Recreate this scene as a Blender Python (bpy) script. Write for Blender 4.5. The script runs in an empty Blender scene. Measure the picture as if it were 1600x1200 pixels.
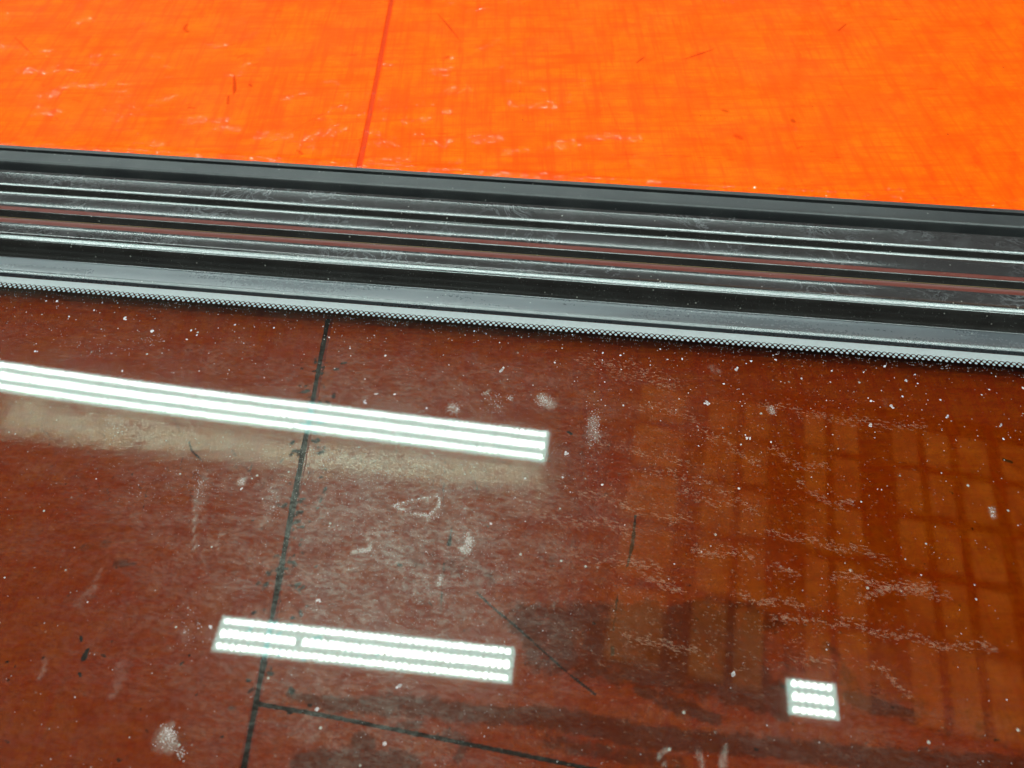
import bpy, math, random
import numpy as np
from mathutils import Matrix, Vector

# ------------------------------------------------------------------ camera, world, exposure
F_PX, PITCH, ROLL, HC = 1209.0, math.radians(52.0), -0.016998, 0.22
scene = bpy.context.scene
FW = np.array([0, math.cos(PITCH), -math.sin(PITCH)])
UP0 = np.array([0, math.sin(PITCH), math.cos(PITCH)])
RT0 = np.array([1.0, 0, 0])
RT = math.cos(ROLL) * RT0 + math.sin(ROLL) * UP0
UP = -math.sin(ROLL) * RT0 + math.cos(ROLL) * UP0
CAM = np.array([0, 0, HC])
cd = bpy.data.cameras.new("camera")
cam = bpy.data.objects.new("camera", cd)
scene.collection.objects.link(cam)
cd.sensor_width = 36.0
cd.lens = 36.0 * F_PX / 1600.0
cd.clip_start = 0.005
cd.clip_end = 60.0
M = Matrix.Identity(4)
for i in range(3):
    M[i][0], M[i][1], M[i][2], M[i][3] = RT[i], UP[i], -FW[i], CAM[i]
cam.matrix_world = M
cd.dof.use_dof = True
cd.dof.focus_distance = 0.285
cd.dof.aperture_fstop = cd.lens / 1.8
scene.camera = cam

world = bpy.data.worlds.new("World")
scene.world = world
world.use_nodes = True
bg = world.node_tree.nodes["Background"]
bg.inputs[0].default_value = (0.80, 0.92, 1.0, 1)
bg.inputs[1].default_value = 0.05
scene.view_settings.view_transform = 'Standard'
scene.view_settings.look = 'None'
scene.view_settings.exposure = 0.0
scene.view_settings.gamma = 1.0
scene.view_settings.use_curve_mapping = False
LED_POWER = 68.0            # radiance of the lamp LEDs
scene.cycles.max_bounces = 10
scene.cycles.transparent_max_bounces = 16
scene.cycles.sample_clamp_indirect = 6.0
scene.cycles.blur_glossy = 0.3

rng = np.random.default_rng(7)
random.seed(7)

# ------------------------------------------------------------------ helpers
def ray(px, py):
    d = FW * F_PX + RT * (px - 800) + UP * (600 - py)
    return d / np.linalg.norm(d)
def proj(P):
    d = np.asarray(P) - CAM
    z = d @ FW
    return 800 + F_PX * (d @ RT) / z, 600 - F_PX * (d @ UP) / z
def hit(px, py, n, p0):
    d = ray(px, py)
    return CAM + d * (((p0 - CAM) @ n) / (d @ n))
ZV = np.array([0, 0, 1.0])
def tab(px, py):            # a point on the table top
    return hit(px, py, ZV, ZV * 0)[:2]

ZG, TILT = 0.0086, 0.0225   # glass top above the table at the printed border, its tilt
_a = hit(0, 449, ZV, ZV * ZG); _b = hit(1600, 576, ZV, ZV * ZG)
U = (_b - _a) / np.linalg.norm(_b - _a)
_v = np.array([-U[1], U[0], TILT]); _v /= np.linalg.norm(_v)
N = np.cross(U, _v); N /= np.linalg.norm(N)
V = np.cross(N, U)
ORG = (_a + _b) / 2
ROOT = Matrix.Identity(4)
for i in range(3):
    ROOT[i][0], ROOT[i][1], ROOT[i][2], ROOT[i][3] = U[i], V[i], N[i], ORG[i]
def gl(px, py):             # a point on the glass top, in the panel's own axes
    P = hit(px, py, N, ORG) - ORG
    return np.array([P @ U, P @ V])
def loc2world(u, v, w):
    return ORG + U * u + V * v + N * w

def link(o, parent=None):
    scene.collection.objects.link(o)
    if parent is not None:
        o.parent = parent
    return o
def mesh_obj(name, verts, faces, mats, parent=None, smooth=False, fmat=None, angle=None):
    me = bpy.data.meshes.new(name)
    me.from_pydata([tuple(map(float, p)) for p in verts], [], faces)
    for m in (mats if isinstance(mats, (list, tuple)) else [mats]):
        me.materials.append(m)
    if fmat is not None:
        me.polygons.foreach_set("material_index", fmat)
    me.update()
    if smooth:
        me.polygons.foreach_set("use_smooth", [True] * len(me.polygons))
        if angle is not None:
            me.set_sharp_from_angle(angle=angle)
    return link(bpy.data.objects.new(name, me), parent)
def grid_obj(name, X, Y, Z, mat, parent=None, attrs=None):
    ny, nx = X.shape
    me = bpy.data.meshes.new(name)
    co = np.stack([X, Y, Z], -1).reshape(-1, 3).astype(np.float32)
    idx = np.arange(nx * ny).reshape(ny, nx)
    q = np.stack([idx[:-1, :-1], idx[:-1, 1:], idx[1:, 1:], idx[1:, :-1]], -1).reshape(-1, 4)
    me.vertices.add(len(co)); me.vertices.foreach_set("co", co.ravel())
    me.loops.add(q.size); me.loops.foreach_set("vertex_index", q.ravel().astype(np.int32))
    me.polygons.add(len(q))
    me.polygons.foreach_set("loop_start", np.arange(0, q.size, 4, dtype=np.int32))
    me.polygons.foreach_set("use_smooth", np.ones(len(q), dtype=bool))
    me.materials.append(mat)
    me.update(calc_edges=True)
    for k, a in (attrs or {}).items():
        at = me.attributes.new(k, 'FLOAT', 'POINT')
        at.data.foreach_set("value", a.ravel().astype(np.float32))
    me.validate()
    return link(bpy.data.objects.new(name, me), parent)
def label(o, lab=None, cat=None, group=None, kind=None):
    if lab: o["label"] = lab
    if cat: o["category"] = cat
    if group: o["group"] = group
    if kind: o["kind"] = kind
    return o
def empty(name, matrix):
    o = bpy.data.objects.new(name, None)
    o.empty_display_size = 0.05
    scene.collection.objects.link(o)
    o.matrix_world = matrix
    return o

def vnoise(x, y, seed=0):   # smooth value noise, unit cells
    r = np.random.default_rng(seed).random((256, 256))
    xi = np.floor(x).astype(int); yi = np.floor(y).astype(int)
    fx = x - xi; fy = y - yi
    fx = fx * fx * (3 - 2 * fx); fy = fy * fy * (3 - 2 * fy)
    g = lambda a, b: r[b % 256, a % 256]
    return (g(xi, yi) * (1 - fx) + g(xi + 1, yi) * fx) * (1 - fy) + (g(xi, yi + 1) * (1 - fx) + g(xi + 1, yi + 1) * fx) * fy
def fbm(x, y, oct=4, seed=0):
    s = 0; a = 0.5; t = 0
    for k in range(oct):
        s = s + a * vnoise(x * 2 ** k, y * 2 ** k, seed + k); t += a; a *= 0.55
    return s / t

def stroke(field, X, Y, pts, r, strength=1.0, soft=0.5):
    """raise field to strength within r metres of a polyline (r may taper: a list per point)"""
    pts = [np.asarray(p, float) for p in pts]
    rs = r if isinstance(r, (list, tuple)) else [r] * len(pts)
    for (a, b, ra, rb) in zip(pts[:-1], pts[1:], rs[:-1], rs[1:]):
        m = max(ra, rb) * 1.6
        box = (X > min(a[0], b[0]) - m) & (X < max(a[0], b[0]) + m) & (Y > min(a[1], b[1]) - m) & (Y < max(a[1], b[1]) + m)
        if not box.any():
            continue
        x = X[box] - a[0]; y = Y[box] - a[1]
        d = b - a; L2 = max(d @ d, 1e-12)
        t = np.clip((x * d[0] + y * d[1]) / L2, 0, 1)
        dist = np.hypot(x - t * d[0], y - t * d[1]) / (ra + (rb - ra) * t)
        val = strength * np.clip((1 + soft - dist) / (2 * soft), 0, 1)
        field[box] = np.maximum(field[box], val)

# ------------------------------------------------------------------ node helpers
class NT:
    def __init__(self, name):
        self.mat = bpy.data.materials.new(name)
        self.mat.use_nodes = True
        self.t = self.mat.node_tree
        self.t.nodes.clear()
        self.out = self.t.nodes.new("ShaderNodeOutputMaterial")
    def n(self, kind, **kw):
        nd = self.t.nodes.new(kind)
        for k, v in kw.items():
            setattr(nd, k, v)
        return nd
    def set(self, sock, v):
        if isinstance(v, bpy.types.NodeSocket):
            self.t.links.new(v, sock)
        elif v is not None:
            sock.default_value = v
    def math(self, op, a, b=None, clamp=False):
        nd = self.n("ShaderNodeMath", operation=op, use_clamp=clamp)
        self.set(nd.inputs[0], a)
        if b is not None: self.set(nd.inputs[1], b)
        return nd.outputs[0]
    def ramp(self, v, lo, hi, a=0.0, b=1.0):
        nd = self.n("ShaderNodeMapRange", clamp=True)
        nd.interpolation_type = 'SMOOTHSTEP'
        for i, x in enumerate((v, lo, hi, a, b)): self.set(nd.inputs[i], x)
        return nd.outputs[0]
    def noise(self, vec, scale, detail=3.0, rough=0.55, dist=0.0):
        nd = self.n("ShaderNodeTexNoise")
        self.set(nd.inputs["Vector"], vec)
        nd.inputs["Scale"].default_value = scale
        nd.inputs["Detail"].default_value = detail
        nd.inputs["Roughness"].default_value = rough
        nd.inputs["Distortion"].default_value = dist
        return nd.outputs["Fac"]
    def vor(self, vec, scale, feature='F1'):
        nd = self.n("ShaderNodeTexVoronoi", feature=feature)
        self.set(nd.inputs["Vector"], vec)
        nd.inputs["Scale"].default_value = scale
        return nd
    def mapping(self, vec, scale=(1, 1, 1), rot=(0, 0, 0)):
        nd = self.n("ShaderNodeMapping")
        self.set(nd.inputs["Vector"], vec)
        nd.inputs["Scale"].default_value = scale
        nd.inputs["Rotation"].default_value = rot
        return nd.outputs[0]
    def obj(self):
        return self.n("ShaderNodeTexCoord").outputs["Object"]
    def attr(self, name):
        return self.n("ShaderNodeAttribute", attribute_name=name).outputs["Fac"]
    def mix(self, f, a, b):
        nd = self.n("ShaderNodeMix", data_type='RGBA')
        self.set(nd.inputs[0], f); self.set(nd.inputs[6], a); self.set(nd.inputs[7], b)
        return nd.outputs[2]
    def bump(self, h, dist, strength=1.0, normal=None):
        nd = self.n("ShaderNodeBump")
        self.set(nd.inputs["Height"], h)
        nd.inputs["Distance"].default_value = dist
        nd.inputs["Strength"].default_value = strength
        if normal is not None: self.set(nd.inputs["Normal"], normal)
        return nd.outputs[0]
    def bsdf(self, color, rough, spec=0.5, normal=None, metal=0.0, coat=0.0, coat_rough=0.1):
        nd = self.n("ShaderNodeBsdfPrincipled")
        self.set(nd.inputs["Base Color"], color)
        self.set(nd.inputs["Roughness"], rough)
        nd.inputs["Specular IOR Level"].default_value = spec
        nd.inputs["Metallic"].default_value = metal
        nd.inputs["Coat Weight"].default_value = coat
        nd.inputs["Coat Roughness"].default_value = coat_rough
        if normal is not None: self.set(nd.inputs["Normal"], normal)
        return nd.outputs[0]
    def done(self, shader):
        self.t.links.new(shader, self.out.inputs[0])
        return self.mat

# ------------------------------------------------------------------ materials
def mat_table():
    k = NT("orange_paint")
    o = k.obj()
    stretch = k.mapping(o, (0.62, 1.0, 1.0), (0, 0, math.radians(-4)))
    m1 = k.noise(stretch, 55, 6, 0.72)
    m2 = k.noise(stretch, 120, 4, 0.6)
    base = k.mix(k.ramp(m1, 0.36, 0.60), (0.93, 0.078, 0.0002, 1), (0.99, 0.122, 0.0006, 1))
    base = k.mix(k.math('MULTIPLY', k.ramp(m2, 0.42, 0.72), 0.5), base, (0.86, 0.09, 0.001, 1))
    # faint woven texture showing through the paint
    wx = k.n("ShaderNodeTexWave", wave_type='BANDS', bands_direction='X')
    k.set(wx.inputs["Vector"], o); wx.inputs["Scale"].default_value = 230; wx.inputs["Distortion"].default_value = 1.0
    wy = k.n("ShaderNodeTexWave", wave_type='BANDS', bands_direction='Y')
    k.set(wy.inputs["Vector"], o); wy.inputs["Scale"].default_value = 200; wy.inputs["Distortion"].default_value = 1.2
    weave = k.math('MULTIPLY', k.math('ADD', wx.outputs["Fac"], wy.outputs["Fac"]), 0.5)
    base = k.mix(k.math('MULTIPLY', k.math('MULTIPLY', weave, k.ramp(m2, 0.3, 0.7, 0.3, 1.0)), 0.32), base, (0.70, 0.045, 0.0006, 1))
    hx = k.noise(k.mapping(o, (0.06, 1.0, 1.0)), 330, 3, 0.7)     # drawn-out threads along and across
    base = k.mix(k.ramp(hx, 0.45, 0.68, 0.0, 0.55), base, (0.84, 0.044, 0.0004, 1))
    hy = k.noise(k.mapping(o, (1.0, 0.07, 1.0)), 260, 3, 0.7)
    base = k.mix(k.ramp(hy, 0.44, 0.68, 0.0, 0.60), base, (0.84, 0.046, 0.0004, 1))
    # broad irregular wear
    w = k.ramp(k.noise(o, 9, 6, 0.65, 0.4), 0.52, 0.70)
    base = k.mix(k.math('MULTIPLY', w, 0.35), base, (0.78, 0.075, 0.002, 1))
    # fine grain of ingrained dirt
    gr = k.noise(k.mapping(o, (0.8, 1.0, 1.0)), 520, 5, 0.78)
    base = k.mix(k.math('MULTIPLY', k.ramp(gr, 0.46, 0.64), k.math('ADD', 0.12, k.math('MULTIPLY', k.attr('grime'), 0.30))), base, (0.46, 0.050, 0.002, 1))
    gr2 = k.noise(k.mapping(o, (0.8, 1.0, 1.0), (0, 0, 0.5)), 170, 6, 0.72)
    base = k.mix(k.math('MULTIPLY', k.ramp(gr2, 0.45, 0.65), k.math('ADD', 0.20, k.math('MULTIPLY', k.attr('grime'), 0.20))), base, (0.60, 0.030, 0.001, 1))
    # specks
    vo = k.vor(o, 150)
    sp = k.math('MULTIPLY', k.ramp(vo.outputs["Distance"], 0.10, 0.05), k.ramp(k.noise(o, 60, 2), 0.60, 0.66))
    base = k.mix(k.math('MULTIPLY', sp, 0.8), base, (0.10, 0.015, 0.004, 1))
    # attribute driven marks, their edges broken up by fine noise
    e = k.math('MULTIPLY', k.math('SUBTRACT', k.noise(o, 420, 4, 0.7), 0.5), 0.75)
    mark = k.ramp(k.math('ADD', k.attr("mark"), e), 0.20, 0.95)
    base = k.mix(k.math('MULTIPLY', mark, 0.75), base, (0.42, 0.022, 0.002, 1))
    e2 = k.math('MULTIPLY', k.math('SUBTRACT', k.noise(o, 190, 5, 0.75), 0.5), 1.1)
    st = k.ramp(k.math('ADD', k.attr("stain_and_reflection"), e2), 0.32, 0.66)
    base = k.mix(k.math('MULTIPLY', st, 0.66), base, (0.17, 0.018, 0.001, 1))
    base = k.mix(k.attr("groove"), base, (0.55, 0.035, 0.006, 1))
    black = k.ramp(k.math('ADD', k.attr("soot"), k.math('MULTIPLY', e2, 0.9)), 0.30, 0.65)
    base = k.mix(k.math('MULTIPLY', black, 0.95), base, (0.020, 0.009, 0.005, 1))
    lump = k.noise(k.mapping(o, (0.45, 1.0, 1.0)), 60, 3, 0.5, 0.3)
    fine = k.noise(k.mapping(o, (0.5, 1.0, 1.0)), 380, 2, 0.5)
    nrm = k.bump(lump, 0.0004)
    nrm = k.bump(fine, 0.00006, 1.0, nrm)
    nrm = k.bump(weave, 0.000015, 1.0, nrm)
    rough = k.ramp(k.noise(o, 30, 4), 0.3, 0.7, 0.40, 0.55)
    rough = k.math('ADD', rough, k.math('MULTIPLY', mark, 0.25))
    sh = k.bsdf(base, rough, 0.04, nrm)
    bs = sh.node
    gl_ = k.attr("gloss"); un = k.attr("under")
    crumb = k.noise(k.mapping(o, (0.7, 1.0, 1.0)), 520, 2, 0.6)
    glint = k.math('MULTIPLY', gl_, k.ramp(crumb, 0.51, 0.60, 0.0, 1.0))
    stray = k.math('MULTIPLY', k.ramp(crumb, 0.58, 0.68), k.ramp(k.noise(k.mapping(o, (0.5, 1, 1)), 38, 3), 0.54, 0.66))
    un2 = k.math('MULTIPLY', un, k.ramp(k.noise(k.mapping(o, (1, 1, 1), (0, 0, 0.7)), 260, 4, 0.65), 0.30, 0.60, 0.55, 1.0))
    un2 = k.math('MULTIPLY', un2, k.math('SUBTRACT', 1.0, k.math('MULTIPLY', black, 0.9)))
    k.set(bs.inputs["Coat Weight"], k.math('MAXIMUM', k.math('MAXIMUM', glint, k.math('MULTIPLY', stray, 0.5)), un2, True))
    k.set(bs.inputs["Coat Roughness"], k.math('ADD', 0.045, k.math('MULTIPLY', un, 0.06)))
    k.set(bs.inputs["Coat IOR"], k.math('ADD', 1.65, k.math('MULTIPLY', un, 0.35)))
    hb = k.math('MULTIPLY', k.noise(k.mapping(o, (0.75, 1.0, 1.0)), 480, 1, 0.5), k.math('MAXIMUM', gl_, k.math('MULTIPLY', stray, 0.6)))
    k.set(bs.inputs["Coat Normal"], k.bump(hb, 0.0005, 1.0, k.bump(k.math('MULTIPLY', fine, k.math('SUBTRACT', 1.0, k.math('MULTIPLY', un, 0.75))), 0.00004)))
    return k.done(sh)

def mat_glass_top():
    k = NT("tinted_glass")
    o = k.obj()
    geo = k.n("ShaderNodeNewGeometry")
    dot = k.n("ShaderNodeVectorMath", operation='DOT_PRODUCT')
    k.set(dot.inputs[0], geo.outputs["Incoming"]); k.set(dot.inputs[1], geo.outputs["Normal"])
    c = k.math('ABSOLUTE', dot.outputs["Value"])
    f = k.math('ADD', k.math('MULTIPLY', k.math('POWER', k.math('SUBTRACT', 1.0, c), 5.0), 0.95), 0.05)
    tr = k.n("ShaderNodeBsdfTransparent"); tr.inputs[0].default_value = (0.602, 0.618, 0.570, 1)
    g1 = k.n("ShaderNodeBsdfAnisotropic"); g1.inputs["Roughness"].default_value = 0.0
    g1.inputs["Color"].default_value = (0.93, 1.0, 0.97, 1)
    g2 = k.n("ShaderNodeBsdfAnisotropic"); g2.inputs["Roughness"].default_value = 0.08
    g2.inputs["Color"].default_value = (0.85, 1.0, 0.95, 1)
    gm = k.n("ShaderNodeMixShader"); gm.inputs[0].default_value = 0.07
    k.set(gm.inputs[1], g1.outputs[0]); k.set(gm.inputs[2], g2.outputs[0])
    m = k.n("ShaderNodeMixShader"); k.set(m.inputs[0], f); k.set(m.inputs[1], tr.outputs[0]); k.set(m.inputs[2], gm.outputs[0])
    # glare and ceiling reflection painted as a pale film, plus dust smears, specks
    fine = k.noise(k.mapping(o, (0.5, 1.0, 1.0), (0, 0, 0.3)), 800, 3, 0.8)
    mid = k.noise(k.mapping(o, (0.5, 1.0, 1.0), (0, 0, 0.2)), 130, 6, 0.72)
    glare_haze = k.math('MULTIPLY', k.attr("glare_haze"), k.ramp(mid, 0.34, 0.66, 0.55, 1.5))
    glare_haze = k.math('MULTIPLY', glare_haze, k.ramp(fine, 0.34, 0.68, 0.50, 1.6))
    e = k.math('MULTIPLY', k.math('SUBTRACT', k.noise(o, 520, 5, 0.8), 0.5), 1.3)
    sm = k.ramp(k.math('ADD', k.attr("smear"), e), 0.15, 1.15, 0.0, 0.27)
    sm = k.math('MULTIPLY', sm, k.ramp(k.attr("smear"), 0.0, 0.10))
    v1 = k.vor(o, 230)
    sel = k.ramp(k.noise(o, 95, 2), 0.56, 0.62)
    sp = k.math('MULTIPLY', k.math('MULTIPLY', k.ramp(v1.outputs["Distance"], 0.13, 0.06), sel), 0.45)
    d = k.math('MAXIMUM', k.math('ADD', glare_haze, sm), sp, True)
    df = k.n("ShaderNodeBsdfDiffuse"); df.inputs[0].default_value = (0.52, 0.51, 0.44, 1)
    m2 = k.n("ShaderNodeMixShader"); k.set(m2.inputs[0], d); k.set(m2.inputs[1], m.outputs[0]); k.set(m2.inputs[2], df.outputs[0])
    return k.done(m2.outputs[0])
def mat_glass_low():
    k = NT("glass_underside")
    tr = k.n("ShaderNodeBsdfTransparent"); tr.inputs[0].default_value = (0.602, 0.618, 0.570, 1)
    return k.done(tr.outputs[0])

def mat_plastic(name, base, rough, dust, scuff=0.0, spec=0.5, film=0.1, tint=(0.27, 0.23, 0.25, 1)):
    k = NT(name)
    o = k.obj()
    long_ = k.mapping(o, (0.12, 1, 1))
    n1 = k.noise(long_, 120, 4, 0.6)
    n2 = k.noise(o, 900, 3, 0.7)
    n3 = k.noise(o, 55, 5, 0.65)
    col = k.mix(k.math('MULTIPLY', k.ramp(n3, 0.35, 0.7), dust), base, (0.23, 0.215, 0.20, 1))
    v = k.vor(o, 420)
    sel = k.ramp(k.noise(o, 140, 2), 0.56, 0.60)
    sp = k.math('MULTIPLY', k.ramp(v.outputs["Distance"], 0.16, 0.07), sel)
    col = k.mix(k.math('MULTIPLY', sp, 0.55), col, (0.42, 0.40, 0.36, 1))
    vf = k.vor(o, 1300)
    spf = k.math('MULTIPLY', k.ramp(vf.outputs["Distance"], 0.22, 0.08), k.ramp(k.noise(o, 500, 2), 0.50, 0.60))
    col = k.mix(k.math('MULTIPLY', spf, 0.22), col, (0.36, 0.34, 0.32, 1))
    gn = k.n("ShaderNodeNewGeometry"); sx = k.n("ShaderNodeSeparateXYZ"); k.set(sx.inputs[0], gn.outputs["Normal"])
    upm = k.ramp(sx.outputs[2], 0.955, 0.995)
    if scuff:
        s = k.noise(k.mapping(o, (0.8, 1, 1)), 95, 6, 0.62, 2.2)
        ring = k.math('ABSOLUTE', k.math('SUBTRACT', s, 0.5))
        sc = k.math('MULTIPLY', k.ramp(ring, 0.03, 0.004), k.ramp(k.noise(o, 26, 3), 0.45, 0.62))
        sc = k.math('ADD', sc, k.math('MULTIPLY', k.ramp(k.noise(o, 40, 6, 0.7), 0.50, 0.75), 0.35))
        col = k.mix(k.math('MULTIPLY', k.math('MULTIPLY', sc, upm), scuff), col, (0.40, 0.40, 0.42, 1))
    col = k.mix(k.math('MULTIPLY', upm, k.ramp(n1, 0.25, 0.75, film * 0.75, film * 1.25)), col, tint)
    r = k.math('ADD', k.ramp(n1, 0.3, 0.7, rough * 0.85, rough * 1.2), k.math('MULTIPLY', k.ramp(n2, 0.3, 0.7), rough * 0.15))
    nrm = k.bump(n2, 0.000006, 0.8)
    return k.done(k.bsdf(col, r, spec, nrm))
def mat_simple(name, col, rough, spec=0.5, metal=0.0, nscale=200, amt=0.3):
    k = NT(name)
    n = k.noise(k.obj(), nscale, 4, 0.6)
    c2 = tuple(x * (1 - amt) for x in col[:3]) + (1,)
    return k.done(k.bsdf(k.mix(n, col, c2), rough, spec, None, metal))
def mat_emit(name, col, s):
    k = NT(name)
    e = k.n("ShaderNodeEmission"); e.inputs[0].default_value = col; e.inputs[1].default_value = s
    return k.done(e.outputs[0])

M_TABLE = mat_table()
M_GTOP, M_GLOW = mat_glass_top(), mat_glass_low()
M_FRIT = mat_simple("printed_ceramic", (0.315, 0.315, 0.32, 1), 0.5, 0.3, 0, 900, 0.25)
M_SEAL = mat_plastic("grey_rubber", (0.016, 0.017, 0.02, 1), 0.26, 0.04, 0, 0.9, 0.24, (0.25, 0.265, 0.29, 1))
M_TRIM = mat_plastic("black_plastic", (0.012, 0.010, 0.009, 1), 0.13, 0.03, 0.20, 0.65, 0.065, (0.26, 0.215, 0.235, 1))
M_RED = mat_plastic("reflection_red_plastic", (0.12, 0.020, 0.013, 1), 0.32, 0.05, 0, 0.5, 0.0)  # red reflection of the orange tabletop, painted onto the back-tilted ribs
M_TAN = mat_simple("dusty_crease", (0.20, 0.115, 0.05, 1), 0.8, 0.2)
M_OUT = mat_plastic("matt_rubber", (0.018, 0.018, 0.019, 1), 0.36, 0.05, 0, 0.4, 0.075, (0.26, 0.25, 0.265, 1))
M_DARK = mat_simple("dark_filler", (0.006, 0.006, 0.007, 1), 0.7, 0.2)
M_LED = mat_emit("led_light", (0.96, 1.0, 0.97, 1), LED_POWER)
M_COVER = mat_emit("lit_diffuser", (0.56, 1.0, 0.92, 1), 10.5)
M_HOUSE = mat_simple("white_enamel", (0.7, 0.72, 0.7, 1), 0.4)
def mat_pane():
    k = NT("daylit_pane")
    g = k.n("ShaderNodeTexCoord").outputs["Generated"]
    sx = k.n("ShaderNodeSeparateXYZ"); k.set(sx.inputs[0], g)
    fx = k.ramp(k.math('ABSOLUTE', k.math('SUBTRACT', sx.outputs[0], 0.5)), 0.53, 0.38)  # pane glow dims toward its edges to imitate a blurred reflection
    fy = k.ramp(k.math('ABSOLUTE', k.math('SUBTRACT', sx.outputs[1], 0.5)), 0.53, 0.39)
    gr = k.ramp(k.noise(k.obj(), 5, 4, 0.6), 0.3, 0.7, 0.55, 1.2)
    e = k.n("ShaderNodeEmission"); e.inputs[0].default_value = (1.0, 0.33, 0.06, 1)
    k.set(e.inputs[1], k.math('MULTIPLY', k.math('MULTIPLY', k.math('MULTIPLY', fx, fy), gr), 1.15))
    return k.done(e.outputs[0])
M_PANE = mat_pane()
M_STEEL = mat_simple("painted_steel", (0.10, 0.09, 0.08, 1), 0.6)

# ------------------------------------------------------------------ the orange table top
def build_table():
    s0, s1 = tab(612, 0), tab(380, 1200)
    sk = (s0[0] - s1[0]) / (s0[1] - s1[1])
    fine = np.concatenate([np.arange(-0.40, -0.18, 0.001), np.arange(-0.18, -0.0025, 0.0006), np.arange(-0.0025, 0.0025, 0.0002), np.arange(0.0025, 0.26, 0.0006), np.arange(0.26, 0.47, 0.001)])
    a = np.concatenate([np.linspace(-1.7, -0.41, 14), fine, np.linspace(0.48, 1.7, 14)])
    y = np.concatenate([np.linspace(-1.2, 0.01, 14), np.arange(0.02, 0.19, 0.0005), np.arange(0.19, 0.56, 0.001), np.linspace(0.57, 1.6, 14)])
    A, Y = np.meshgrid(a, y)
    X = A + s1[0] + (Y - s1[1]) * sk
    # the joint between the two boards: a shallow groove along A = 0
    wob = 0.00022 * (vnoise(Y * 90, Y * 0, 5) - 0.5)
    hw = 0.00085 + 0.0003 * vnoise(Y * 60, Y * 0 + 3, 6)
    g = np.clip((hw + 0.0003 - np.abs(A + wob)) / 0.0003, 0, 1)
    g = g * g * (3 - 2 * g)
    Z = -0.0004 * g
    Z += 0.00035 * (fbm(X * 14, Y * 22, 3, 11) - 0.5)
    gloss = np.zeros_like(X); mark = np.zeros_like(X); stain_and_reflection = np.zeros_like(X); soot = np.zeros_like(X)
    T = lambda pts: [tab(*p) for p in pts]
    # cross joint of the lower board
    cj = T([(401, 1099), (525, 1121), (675, 1151), (900, 1196), (1400, 1300)])
    stroke(soot, X, Y, cj, 0.0005, 1.1, 0.6)
    Zc = np.zeros_like(X); stroke(Zc, X, Y, cj, 0.0006, 1, 0.5); Z -= 0.0006 * Zc
    stroke(soot, X, Y, T([(745, 925), (765, 945), (802, 975), (885, 1050), (930, 1085)]), 0.00040, 0.76)
    # grime along the joint under the glass
    stroke(soot, X, Y, [s1 + (tab(512, 500) - s1) * t for t in np.linspace(-0.2, 1.0, 30)],
           [0.0005 + 0.0003 * random.random() for _ in range(30)], 1.5, 0.8)
    for _ in range(240):
        t = random.random() ** 0.7
        p = s1 + (tab(500, 560) - s1) * t + np.array([random.gauss(0.002, 0.005), random.gauss(0, 0.002)])
        r = random.uniform(0.0003, 0.0011)
        stroke(soot, X, Y, [p, p + np.array([random.gauss(0, 0.001), random.gauss(0, 0.0006)])], r, random.uniform(0.4, 0.7), 0.8)
    stroke(mark, X, Y, [s0 + (tab(560, 262) - s0) * t for t in np.linspace(-0.5, 1.2, 12)], 0.0022, 0.62, 0.9)
    # glossier patches of paint: along the trim, small worn-shiny spots, and a strip under the pane
    for k_ in range(46):
        x = 560 + 760 * k_ / 45
        y = 258 + (x - 560) * 0.0645 + random.uniform(-8, 1) * (1.2 if x < 900 else 0.5)
        if random.random() < (0.95 if x < 1100 else 0.6):
            stroke(gloss, X, Y, T([(x - 9, y - 0.6), (x + 9, y + 0.6)]), random.uniform(0.0012, 0.0030), random.uniform(0.7, 1.0), 0.8)
    for (x, y, w_) in [(355, 199, 16), (430, 213, 20), (228, 228, 16), (140, 131, 14), (110, 130, 8), (130, 31, 10), (392, 57, 6), (380, 101, 6), (340, 70, 14),
                       (305, 240, 20), (345, 190, 10), (400, 250, 26), (300, 188, 8), (260, 152, 10), (258, 242, 10), (80, 108, 8), (45, 108, 9), (690, 107, 12),
                       (650, 187, 14), (805, 162, 9), (850, 163, 14), (685, 222, 12), (760, 218, 14), (800, 236, 16), (520, 254, 8), (517, 203, 10), (475, 216, 9),
                       (578, 204, 8), (720, 138, 14), (745, 12, 12), (935, 212, 10), (980, 213, 10), (1140, 2, 8), (1557, 5, 7), (75, 148, 10), (75, 178, 12), (880, 228, 18), (1260, 300, 20), (1400, 298, 14), (1590, 314, 8)]:
        stroke(gloss, X, Y, T([(x - w_, y + random.gauss(0, 2)), (x, y), (x + w_, y - random.gauss(2, 2))]), random.uniform(0.0016, 0.0030), random.uniform(0.6, 0.95), 0.9)
    for _ in range(70):
        x, y = random.gauss(430, 330), random.uniform(-10, 300)
        w_ = random.uniform(3, 12)
        stroke(gloss, X, Y, T([(x - w_, y), (x + w_, y + random.gauss(0, 1.5))]), random.uniform(0.0010, 0.0022), random.uniform(0.3, 0.7), 0.9)
    ra, rb = tab(-100, 216), tab(1700, 327)
    rd = (rb - ra) / np.linalg.norm(rb - ra)
    across = -(X - ra[0]) * rd[1] + (Y - ra[1]) * rd[0]
    along = (X - ra[0]) * rd[0] + (Y - ra[1]) * rd[1]
    ridge = np.exp(-(across / 0.0028) ** 2) * (0.25 + 1.1 * fbm(along * 45, across * 30 + 9, 3, 21))
    Z += 0.0008 * ridge
    LX = np.clip((along - 0.20) / 0.06, 0.25, 1) * np.clip((0.66 - along) / 0.12, 0.25, 1)
    gloss = np.maximum(gloss, np.exp(-((across + 0.001) / 0.0022) ** 2) * LX)
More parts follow.
